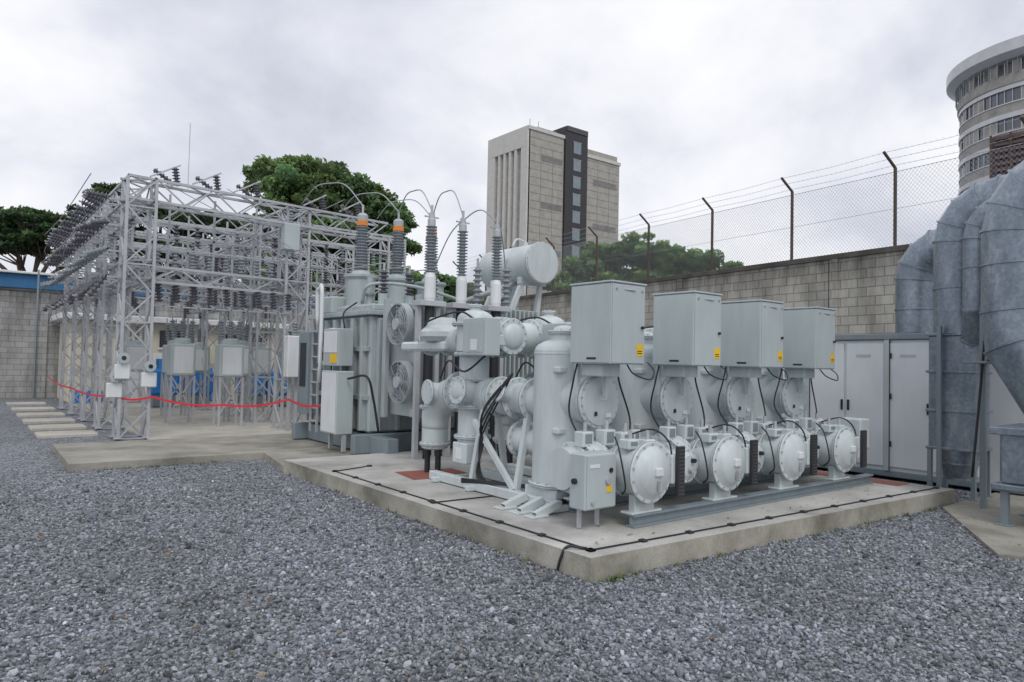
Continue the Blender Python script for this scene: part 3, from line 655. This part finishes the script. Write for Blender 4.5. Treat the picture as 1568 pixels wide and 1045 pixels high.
b=MB(); path=[(2.0,23.5,.98),(2.1,19.0,.82),(2.3,15.0,.84),(2.95,14.8,.82),(4.0,13.8,.70),(4.9,12.9,.84),(4.85,11.2,.84)]
for a,c in zip(path[:-1],path[1:]):
    a=V(a);c=V(c); pr=None
    for k in range(7):
        t=k/6; p=a.lerp(c,t)-V((0,0,.07*math.sin(math.pi*t))); 
        if pr is not None: b.poly([pr-V((0,0,.02)),p-V((0,0,.02)),p+V((0,0,.02)),pr+V((0,0,.02))],'tape')
        pr=p
b.done("red_barrier_tape")
b=MB()
def arc(a,c,h,r=.011):
    a=V(a);c=V(c); m=(a+c)/2+V((0,0,h)); b.tube([a,a.lerp(m,.5)+V((0,0,h*.38)),m,c.lerp(m,.5)+V((0,0,h*.34)),c],r,'wire',6,6)
arc(tops[0],tb[1],.35); arc(tops[1],tb[2],.45); arc(tops[2],(6.6,10.6,3.3),.45)
arc(tb[0],(6.0,15.4,5.1),.45); arc(tb[1],(7.0,15.5,5.1),.4); arc(tb[2],(8.0,15.6,5.1),.4)
arc((6.68,8.9,3.85),(7.4,9.6,3.2),.2,.01)
for k in range(3): b.tube([(5.7+.5*k,10.8,3.28),(5.2+.5*k,12.8,3.3),(4.9+.6*k,15.3,4.2)],.010,'wire',6,6)
b.done("overhead_jumper_wire")

# ---------------------------------------------------------------- perimeter walls
ang=math.atan2(.125,1); 
WL=26
b=MB(); b.poly([(0,0,0),(WL,0,0),(WL,0,4.08),(0,0,4.08)],'wallr'); b.poly([(0,-.2,0),(0,-.2,4.08),(WL,-.2,4.08),(WL,-.2,0)],'wallr'); b.poly([(0,-.2,0),(0,0,0),(0,0,4.08),(0,-.2,4.08)],'wallr')
b.box((0,-.23,4.08),(WL,.03,4.2),'coping',.01)
for yy in(2.6,7.35,12.1,16.9,21.7): b.box((yy-.09,-.02,0),(yy+.09,.045,4.078),'wallr',.006); b.box((yy+.13,-.01,0),(yy+.15,.004,4.07),'coping',.002)
wr=b.done("perimeter_wall",loc=(14.35,.5,0),rotz=math.pi/2-ang)
b=MB()
for k in range(0,11):
    x=1.1+k*2.5-.06; b.cyl((x,-.1,4.2),(x,-.1,5.85),.035,'rust',8)
    b.cyl((x,-.1,5.85),(x+.06,.22,6.15),.03,'rust',8)
    for j in(.15,.55,.95):
        p=V((x,-.1,5.85)).lerp(V((x+.06,.22,6.15)),j)
        if k<10: b.tube([p,p+V((1.25,0,-.03)),p+V((2.5,0,0))],.0035,'wire',4)
        if k<10:
            for m in range(20): 
                q=p+V((.12*m,0,-.01)); b.strut(q-V((.012,.01,.018)),q+V((.012,.01,.018)),.003,'wire')
H=1.55; z0=4.22; st=.085
for k in range(int((25)/st)):
    x=k*st
    b.strut((x,-.1,z0),(x+H*.9,-.1,z0+H),.0034,'wire'); b.strut((x+H*.9,-.095,z0),(x,-.095,z0+H),.0034,'wire')
b.tube([(0,-.1,z0+H),(26,-.1,z0+H)],.006,'wire',4); b.tube([(0,-.1,z0+H*.5),(26,-.1,z0+H*.5)],.004,'wire',4)
b.done("chain_link_fence",loc=(14.35,.5,0),rotz=math.pi/2-ang)
b=MB(); b.poly([(0,0,0),(30,0,0),(30,0,3.8),(0,0,3.8)],'walll'); b.box((0,-.03,3.8),(30,.23,3.88),'coping',.01)
for x in (9.3,12.3,15.0): b.box((x,-.07,0),(x+.25,.02,3.79),'walll',.01)
b.cyl((9.1,-.1,.1),(9.1,-.1,4.6),.035,'beam',8); b.cyl((12.2,-.1,.1),(12.2,-.1,4.6),.03,'beam',8)
b.done("perimeter_wall",loc=(-10,30.4,0))
b=MB(); b.poly([(0,0,0),(18,0,0),(18,0,3.6),(0,0,3.6)],'walll'); b.box((0,-.03,3.6),(18,.2,3.68),'coping',.01); b.done("perimeter_wall",loc=(10,27,0),rotz=0)
b=MB(); b.box((2.9,27.2,0),(9.8,30.2,2.75),'cream',.02); b.box((2.6,26.8,2.75),(10.1,30.3,2.95),'roofw',.02)
for x0,x1,z0_,z1_ in((5.6,6.4,1.9,2.5),(7.6,9.2,1.7,2.5)): b.box((x0,27.15,z0_),(x1,27.2,z1_),'glass',.01); b.box((x0-.05,27.12,z0_-.07),(x1+.05,27.16,z0_),'white')
b.box((4.2,27.14,0),(5.0,27.2,2.1),'white',.01); b.box((5.4,27.1,.5),(6.1,27.19,1.7),'white',.01); b.box((5.5,27.08,.9),(6.0,27.1,1.5),'blue',.005)
b.box((6.6,27.1,.0),(7.4,27.19,1.2),'bblue',.01); b.box((3.1,27.1,0),(3.9,27.19,.4),'bblue',.01)
b.done("guard_house")
b=MB()
for x,y in((4.6,23.4),(5.6,23.4),(7.0,22.6),(7.9,22.6),(8.9,21)): b.box((x,y,.4),(x+.85,y+.6,1.2),'bblue',.08); b.box((x+.1,y+.05,.05),(x+.75,y+.5,.4),'beam',.02); b.cyl((x+.4,y+.3,1.2),(x+.4,y+.3,1.5),.1,'bblue',12)
b.done("blue_pump_unit")
b=MB(); b.box((-22,36,0),(15,48,4.3),'cream',.02); b.box((-22.3,35.6,4.3),(15.3,48.3,4.9),'blue',.02); b.box((-22.4,35.4,4.9),(15.4,48.4,5.0),'roofw',.02)
for x in np.arange(-20,14,3): b.box((x,35.95,2.7),(x+1.8,36.0,3.9),'glass',.01)
b.done("warehouse_building")

# ---------------------------------------------------------------- container building
b=MB(); X0=10.9
b.box((X0,3.0,.12),(13.5,8.6,2.08),'cont',.01); b.box((X0-.06,2.95,2.08),(13.6,8.65,2.17),'beam',.01); b.box((X0-.02,3.0,.05),(13.5,8.6,.14),'beam',.01)
for k,yc in enumerate((4.74,5.98,7.22,8.46)):
    b.box((X0-.05,yc-.04,.14),(X0-.001,yc+.04,2.08),'cab',.004); b.box((X0-.052,yc-.045,.14),(X0-.04,yc-.035,2.08),'dark',.001)
    for s_ in(0,1):
        y0=yc-1.2+s_*.6; b.box((X0-.03,y0+.01,.2),(X0-.0005,y0+.57,2.03),'cont',.006)
        b.box((X0-.036,y0+.2,1.82),(X0-.03,y0+.42,1.86),'cab',.002)
    for dy in(-.06,.04): b.box((X0-.055,yc-.62+dy,1.0),(X0-.03,yc-.62+dy+.03,1.16),'dark',.004)
for z_ in(.5,1.2,1.8): b.cyl((X0-.05,4.68,z_),(X0-.05,4.68,z_+.08),.012,'dark',6)
b.done("switchgear_container")

# ---------------------------------------------------------------- ducts
b=MB(); D='duct'
def bend(c,r,a0,a1,n,plane):
    o=[]
    for i in range(n+1):
        a=a0+(a1-a0)*i/n; o.append(V(c)+V(plane)*r*math.cos(a)+V((0,0,1))*r*math.sin(a))
    return o
# duct A: square riser with round segmented elbow
x,y=10.2,3.55
b.box((x-.27,y-.27,.62),(x+.27,y+.27,2.1),D,.03)
for z_ in(.62,1.1,1.6,2.08): b.box((x-.29,y-.29,z_),(x+.29,y+.29,z_+.035),D,.006)
b.gore([V((x,y,2.12)),V((x,y,2.7)),V((x,y,3.3))]+bend((x,y-.5,3.3),.5,0,math.pi/2,4,(0,1,0))[1:]+[V((x,y-1.6,3.8))],.29)
b.gore([V((x,y,.25)),V((x,y,.45)),V((x,y,.62))],[.16,.22,.26])
for sx in(-.25,.25):
    for sy in(-.25,.25): b.strut((x+sx,y+sy,.03),(x+sx,y+sy,.62),.05,'beam'); b.box((x+sx-.06,y+sy-.06,.03),(x+sx+.06,y+sy+.06,.042),'beam',.003)
b.strut((x-.36,y+.1,.03),(x-.36,y+.1,2.2),.05,'beam')
# slender duct beside A
x,y=9.75,3.2
b.gore([V((x+.25,y+.1,2.05)),V((x,y,2.4)),V((x,y,2.9)),V((x,y,3.25))]+bend((x,y-.4,3.25),.4,0,math.pi/2,4,(0,1,0))[1:]+[V((x,y-1.3,3.65))],.15)
# duct C over container roof
x,y=11.4,4.55
b.gore([V((x,y,2.2)),V((x,y,2.55)),V((x,y,3.0))]+bend((x,y-.5,3.0),.5,0,math.pi/2,4,(0,1,0))[1:]+[V((x,y-1.9,3.5))],.28)
# duct D big near
x,y=9.1,2.55
b.gore([V((x,y-.55,1.05)),V((x,y-.05,1.95)),V((x,y,2.3)),V((x,y,2.8)),V((x,y,3.15))]+bend((x,y-.6,3.15),.6,0,math.pi/2,4,(0,1,0))[1:]+[V((x,y-1.9,3.75))],[.40,.40]+[.38]*8)
b.box((8.6,1.6,.45),(9.5,2.62,1.0),D,.03); b.box((8.55,1.6,.97),(9.55,2.7,1.05),D,.01); b.box((8.55,1.6,.40),(9.55,2.68,.46),D,.01)
for xx in(8.65,9.45):
    for yy in(1.7,2.58): b.strut((xx,yy,.03),(xx,yy,.5),.07,'beam'); b.box((xx-.08,yy-.08,.03),(xx+.08,yy+.08,.045),'beam',.003)
b.strut((9.6,3.05,1.75),(9.6,2.3,1.75),.05,'rust'); b.box((9.3,2.95,1.72),(9.9,3.2,1.75),'beam',.005)
b.strut((9.5,3.05,.03),(9.5,3.05,2.4),.06,'beam'); b.strut((9.5,3.05,2.0),(9.2,2.9,2.0),.04,'beam')
b.tube([(9.3,2.95,2.3),(9.4,3.05,1.4),(9.3,3.1,.4)],.015,'dark',6,5)
b.done("ventilation_duct")
b=MB(); b.box((16.6,.5,0),(19,5.2,6.5),'louvre',.02)
for z_ in np.arange(4.3,6.4,.13): b.box((16.52,.6,z_),(16.6,5.1,z_+.06),'louvre',.004)
for y_ in np.arange(.6,5.2,.35): b.box((16.5,y_,4.2),(16.53,y_+.04,6.5),'rust',.003)
b.done("louvred_plant_building")

# ---------------------------------------------------------------- office tower
b=MB(); x0,x1,y0,y1,H=74.6,96.8,91,102.3,41.5
b.box((x0+.3,y0+.3,0),(x1-.3,y1-.3,H-.5),'tower',.02)
def fp(xa,xb,za,zb,k,p=.3): b.box((xa,y0+.3-p,za),(xb,y0+.31,zb),k,.02)
fp(x0,82.6,0,H,'tower',.3); fp(88.2,x1,0,H-2.0,'tower',.3)
for z in np.arange(1,H,1.35):
    b.box((x0+.2,y0-.03,z),(82.4,y0+.01,z+.06),'towerd',.01)
    if z<H-2.5: b.box((88.4,y0-.03,z),(x1-.2,y0+.01,z+.06),'towerd',.01)
for z in np.arange(H-5,2,-8.1):
    b.box((77.5,y0-.04,z),(82.3,y0-.0,z+1.1),'towerd',.02); b.box((90,y0-.04,z-2),(96,y0,z-.9),'towerd',.02)
for x_ in(77.3,80.0,91,94): b.box((x_,y0-.035,0),(x_+.07,y0-.001,H-2.6),'towerd',.01)
fp(x0-.2,82.8,H-.1,H+.5,'towerw',.5); fp(88,x1+.2,H-2.2,H-1.6,'towerw',.5)
b.box((82.7,y0-.35,0),(88.1,y1-3,H+2.2),'slot',.03); b.box((82.9,y0-.5,H+1.4),(88.0,y0-.35,H+2.3),'slat',.02)
for z in np.arange(2,H,3.1): b.box((84.6,y0-.42,z),(86.4,y0-.35,z+2.0),'beam',.02); b.box((84.5,y0-.45,z+2.0),(86.5,y0-.34,z+2.15),'rtower',.02)
b.box((78,y0+2,H),(83,y1-2,H+1.6),'tower',.02)
b.box((x0-.35,y0,H-3.0),(x0+.3,y1,H+.5),'towerw',.03); b.box((x0-.35,y1-1.6,0),(x0+.3,y1,H-3),'towerw',.03); b.box((x0-.35,y0,0),(x0+.3,y0+1.7,H-3),'towerw',.03)
for y in np.arange(y0+3,y1-2,1.55): b.box((x0-.3,y,0),(x0+.3,y+.6,H-3.0),'towerw',.03)
b.box((x0+.2,y0+1,0),(x0+.33,y1-1,H-3),'rtower',.01)
for x_ in(78,80,93): b.cyl((x_,95,H),(x_,95,H+3.5 if x_!=93 else H+1),.05,'beam',6)
b.done("office_tower")
# round tower: glass curtain wall with metal bands
b=MB(); a=math.radians(13.8); Dd=80; c=V((Dd*math.cos(a),Dd*math.sin(a),0)); r=Dd*math.sin(math.radians(19.25)-a)
b.lathe(c,(0,0,1),[(0,r-.2),(27.5,r-.2)],'tglass',72)
rr_=random.Random(3)
for z in np.arange(1.2,26.5,2.5):
    b.lathe(c+V((0,0,z)),(0,0,1),[(0,r),(.42,r)],'metalw',72); b.lathe(c+V((0,0,z+.44)),(0,0,1),[(0,r-.08),(.8,r-.08)],'rtower',72)
    b.lathe(c+V((0,0,z+1.26)),(0,0,1),[(0,r-.02),(.1,r-.02)],'metalw',72)
    for k in range(72):
        t0=k*2*math.pi/72;t1=t0+2*math.pi/72; e0=V((math.cos(t0),math.sin(t0),0))*(r-.12);e1=V((math.cos(t1),math.sin(t1),0))*(r-.12); zz=V((0,0,z+1.36)); h=V((0,0,1.1))
        if rr_.random()<.3: b.poly([c+e0+zz,c+e1+zz,c+e1+zz+h,c+e0+zz+h],'rtower')
        b.strut(c+e0+zz,c+e0+zz+h,.05,'metalw')
b.lathe(c+V((0,0,26.6)),(0,0,1),[(0,r+.1),(.9,r+.1),(.9,r-.8),(2.6,r-.8)],'rtower',72)
b.lathe(c+V((0,0,28.7)),(0,0,1),[(0,r+.3),(.4,r+1.0),(1.4,r+1.0),(1.4,0.1)],'metalw',72)
for k in range(60):
    t=k*2*math.pi/60; e=V((math.cos(t),math.sin(t),0))*(r+.2); b.strut(c+e+V((0,0,27.4)),c+e+V((0,0,28.9)),.07,'beam')
b.done("round_tower")

# ---------------------------------------------------------------- trees
def tree(name,base,blobs,nleaf,ls,col,trunk=.25,flat=.6,seed=1,dens=(.2,.38)):
    R=np.random.default_rng(seed); base=V(base); e=parent_empty(name,base)
    P=[];C=[]
    b=MB(); 
    zc=min(bl[0][2]-bl[1][2]*.8 for bl in blobs); fork=V((0,0,(zc-base.z)*.75))
    b.tube([V((0,0,-.2)),fork*.5+V((.1,.05,0)),fork],[trunk,trunk*.8,trunk*.65],'bark',10,3)
    tot=sum(bl[1][0]*bl[1][1] for bl in blobs)
    for cen,rad in blobs:
        cen=np.array(cen);rad=np.array(rad); nn=int(nleaf*rad[0]*rad[1]/tot); ncl=max(14,int(nn/150))
        d=R.normal(size=(ncl,3)); d/=np.linalg.norm(d,axis=1)[:,None]; d[:,2]=np.where(d[:,2]<-.35,-d[:,2]*.5,d[:,2])
        cc=cen+d*rad*R.uniform(.5,1.0,(ncl,1))
        lc=V(cen)-base
        b.tube([fork,fork.lerp(lc,.5)+V((R.uniform(-.3,.3),R.uniform(-.3,.3),-.2)),lc],[trunk*.5,trunk*.35,trunk*.15],'bark',7,3)
        for q in cc[::3]:
            b.tube([fork.lerp(lc,.6),V(q)-base],[trunk*.2,trunk*.06],'bark',5)
        k=R.integers(0,ncl,nn); cr=rad.mean()*R.uniform(dens[0],dens[1],ncl)
        o=R.normal(size=(nn,3)); o/=np.linalg.norm(o,axis=1)[:,None]; o*=(R.random((nn,1))**.5)*cr[k][:,None]; o[:,2]*=flat
        P.append(cc[k]+o)
        br=R.uniform(.55,1.4,ncl)[k]*(.6+.6*np.clip(o[:,2]/(cr[k]*flat)+.3,0,1))*R.uniform(.75,1.25,nn)  # random clump tone; shade low in each clump put into the leaf colour
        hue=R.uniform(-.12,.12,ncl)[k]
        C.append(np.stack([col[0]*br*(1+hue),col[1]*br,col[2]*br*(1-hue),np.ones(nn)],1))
    P=np.concatenate(P)-np.array(base);C=np.concatenate(C);n=len(P)
    nr=R.normal(size=(n,3))+np.array([0,0,.7]);nr/=np.linalg.norm(nr,axis=1)[:,None]
    t=np.cross(nr,R.normal(size=(n,3)));t/=np.linalg.norm(t,axis=1)[:,None];s=np.cross(nr,t)
    l=ls*R.uniform(.6,1.4,(n,1))
    vv=np.stack([P-t*l,P+s*l*.5+nr*l*.12,P+t*l,P-s*l*.5+nr*l*.12],1).reshape(-1)
    me=bpy.data.meshes.new("crown"); me.vertices.add(n*4); me.vertices.foreach_set("co",vv.astype(np.float32)); me.loops.add(n*4)
    me.loops.foreach_set("vertex_index",np.arange(n*4,dtype=np.int32)); me.polygons.add(n); me.polygons.foreach_set("loop_start",(np.arange(n)*4).astype(np.int32)); me.update(calc_edges=True)
    ca=me.color_attributes.new("col",'FLOAT_COLOR','POINT'); ca.data.foreach_set("color",np.repeat(C,4,0).reshape(-1).astype(np.float32))
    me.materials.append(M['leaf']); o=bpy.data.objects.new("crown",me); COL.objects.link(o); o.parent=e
    b.done("trunk_and_limbs",parent=e)
def at(px,d,z):
    # bearing helper: world position on a bearing/distance from the survey origin
    k=(px-784)/1075; return (d*(.6198+.7848*k),d*(.7848-.6198*k),z)
G1=(.15,.25,.095); G2=(.085,.16,.06); G3=(.15,.26,.08)
B=[(at(430,45,12.9),(2.6,2.6,1.6)),(at(475,44,11.6),(3.4,3.0,2.3)),(at(530,45,11.7),(2.9,2.6,1.9)),(at(505,44,9.0),(3.6,3.0,2.3)),(at(572,45,10.9),(2.4,2.4,1.5)),(at(582,45,8.8),(2.6,2.6,1.6)),(at(430,45,9.6),(2.8,2.6,1.9)),(at(478,45,13.3),(2.5,2.2,1.2)),(at(480,44,6.8),(3.2,3.0,1.8)),(at(405,45,8.0),(2.2,2.2,1.6)),(at(580,44,6.5),(2.8,2.6,1.5)),(at(530,44,5.2),(3,2.6,1.4)),(at(430,44,5.2),(3,2.6,1.5))]
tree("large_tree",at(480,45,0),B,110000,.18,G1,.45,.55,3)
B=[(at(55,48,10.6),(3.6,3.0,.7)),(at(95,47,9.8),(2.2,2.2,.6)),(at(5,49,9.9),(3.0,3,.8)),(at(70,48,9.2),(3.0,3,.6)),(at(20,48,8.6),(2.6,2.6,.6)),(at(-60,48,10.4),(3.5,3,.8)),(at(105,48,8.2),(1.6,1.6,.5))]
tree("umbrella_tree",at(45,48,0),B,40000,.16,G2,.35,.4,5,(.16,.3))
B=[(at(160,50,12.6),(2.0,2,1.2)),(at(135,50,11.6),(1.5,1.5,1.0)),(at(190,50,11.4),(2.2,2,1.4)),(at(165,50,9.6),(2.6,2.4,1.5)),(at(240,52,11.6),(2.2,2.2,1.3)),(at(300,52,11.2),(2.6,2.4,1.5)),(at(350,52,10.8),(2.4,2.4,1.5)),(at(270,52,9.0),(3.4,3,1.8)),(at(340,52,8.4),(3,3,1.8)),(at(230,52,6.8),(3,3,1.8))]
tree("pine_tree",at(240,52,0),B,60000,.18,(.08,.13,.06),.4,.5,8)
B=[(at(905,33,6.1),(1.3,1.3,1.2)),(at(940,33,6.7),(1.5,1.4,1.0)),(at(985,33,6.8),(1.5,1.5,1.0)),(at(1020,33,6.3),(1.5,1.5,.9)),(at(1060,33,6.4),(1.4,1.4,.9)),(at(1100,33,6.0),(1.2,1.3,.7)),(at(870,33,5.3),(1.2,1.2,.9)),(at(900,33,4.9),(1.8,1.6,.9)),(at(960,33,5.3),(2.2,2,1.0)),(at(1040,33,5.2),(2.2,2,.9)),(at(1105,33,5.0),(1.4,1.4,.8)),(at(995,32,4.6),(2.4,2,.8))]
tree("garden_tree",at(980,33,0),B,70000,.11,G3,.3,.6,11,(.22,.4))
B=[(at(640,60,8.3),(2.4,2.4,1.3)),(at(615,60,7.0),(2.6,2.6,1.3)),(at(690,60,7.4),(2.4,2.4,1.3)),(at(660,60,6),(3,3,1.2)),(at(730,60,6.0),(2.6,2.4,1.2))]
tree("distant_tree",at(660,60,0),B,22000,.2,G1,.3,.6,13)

# ---------------------------------------------------------------- light
W=bpy.data.worlds.new("World"); SC.world=W; W.use_nodes=True; nt=W.node_tree; bg=nt.nodes["Background"]
sk=N(nt,"ShaderNodeTexSky",sky_type='NISHITA'); sk.sun_disc=False; sk.sun_elevation=math.radians(52); sk.sun_rotation=math.radians(210); sk.dust_density=3
tc=N(nt,"ShaderNodeTexCoord"); sx=N(nt,"ShaderNodeSeparateXYZ"); L(nt,tc.outputs["Generated"],sx.inputs[0])
mz=N(nt,"ShaderNodeMath",operation='ADD'); mz.inputs[1].default_value=.5; ab=N(nt,"ShaderNodeMath",operation='ABSOLUTE'); L(nt,sx.outputs[2],ab.inputs[0]); L(nt,ab.outputs[0],mz.inputs[0])
cx=N(nt,"ShaderNodeMath",operation='DIVIDE');cy=N(nt,"ShaderNodeMath",operation='DIVIDE')
L(nt,sx.outputs[0],cx.inputs[0]);L(nt,mz.outputs[0],cx.inputs[1]);L(nt,sx.outputs[1],cy.inputs[0]);L(nt,mz.outputs[0],cy.inputs[1])
cb=N(nt,"ShaderNodeCombineXYZ");L(nt,cx.outputs[0],cb.inputs[0]);L(nt,cy.outputs[0],cb.inputs[1]); cb.inputs[2].default_value=5.3
n1=noise(nt,cb.outputs[0],2.3,9,.53); n1.inputs["Distortion"].default_value=.2
r=ramp(nt,n1.outputs[0],[(.33,(.62,.64,.73)),(.45,(.77,.79,.87)),(.54,(.90,.91,.96)),(.64,(1.0,1.0,1.02))])
sc=N(nt,"ShaderNodeVectorMath",operation='SCALE'); L(nt,sk.outputs[0],sc.inputs[0]); sc.inputs[3].default_value=.1
c=mix(nt,.95,sc.outputs[0],r.outputs[0]); L(nt,c,bg.inputs[0]); bg.inputs[1].default_value=1.04
sd=bpy.data.lights.new("sun","SUN"); sd.energy=1.1; sd.angle=math.radians(25); sd.color=(1,.97,.92)
so=bpy.data.objects.new("sun",sd); COL.objects.link(so)
d=V((.35,.75,-.95)).normalized(); so.rotation_euler=d.to_track_quat('-Z','Y').to_euler()
# ---------------------------------------------------------------- camera
f=1075; yaw,pitch,roll=51.7,1.85,1.25
fw=V((math.cos(math.radians(yaw)),math.sin(math.radians(yaw)),0)); Rt=Matrix.Rotation
rg=V((fw.y,-fw.x,0)); q=Rt(math.radians(pitch),3,rg); F=q@fw; U=q@V((0,0,1)); q2=Rt(-math.radians(roll),3,F); rg=q2@rg; U=q2@U
cd=bpy.data.cameras.new("camera"); cd.sensor_width=36; cd.lens=36*f/1568; cd.clip_end=2000; cd.clip_start=.05
co=bpy.data.objects.new("camera",cd); COL.objects.link(co)
mt=Matrix((( rg.x,U.x,-F.x,0),(rg.y,U.y,-F.y,0),(rg.z,U.z,-F.z,1.6),(0,0,0,1))); co.matrix_world=mt
SC.camera=co
SC.view_settings.view_transform='Standard'; SC.view_settings.look='None'; SC.view_settings.exposure=0
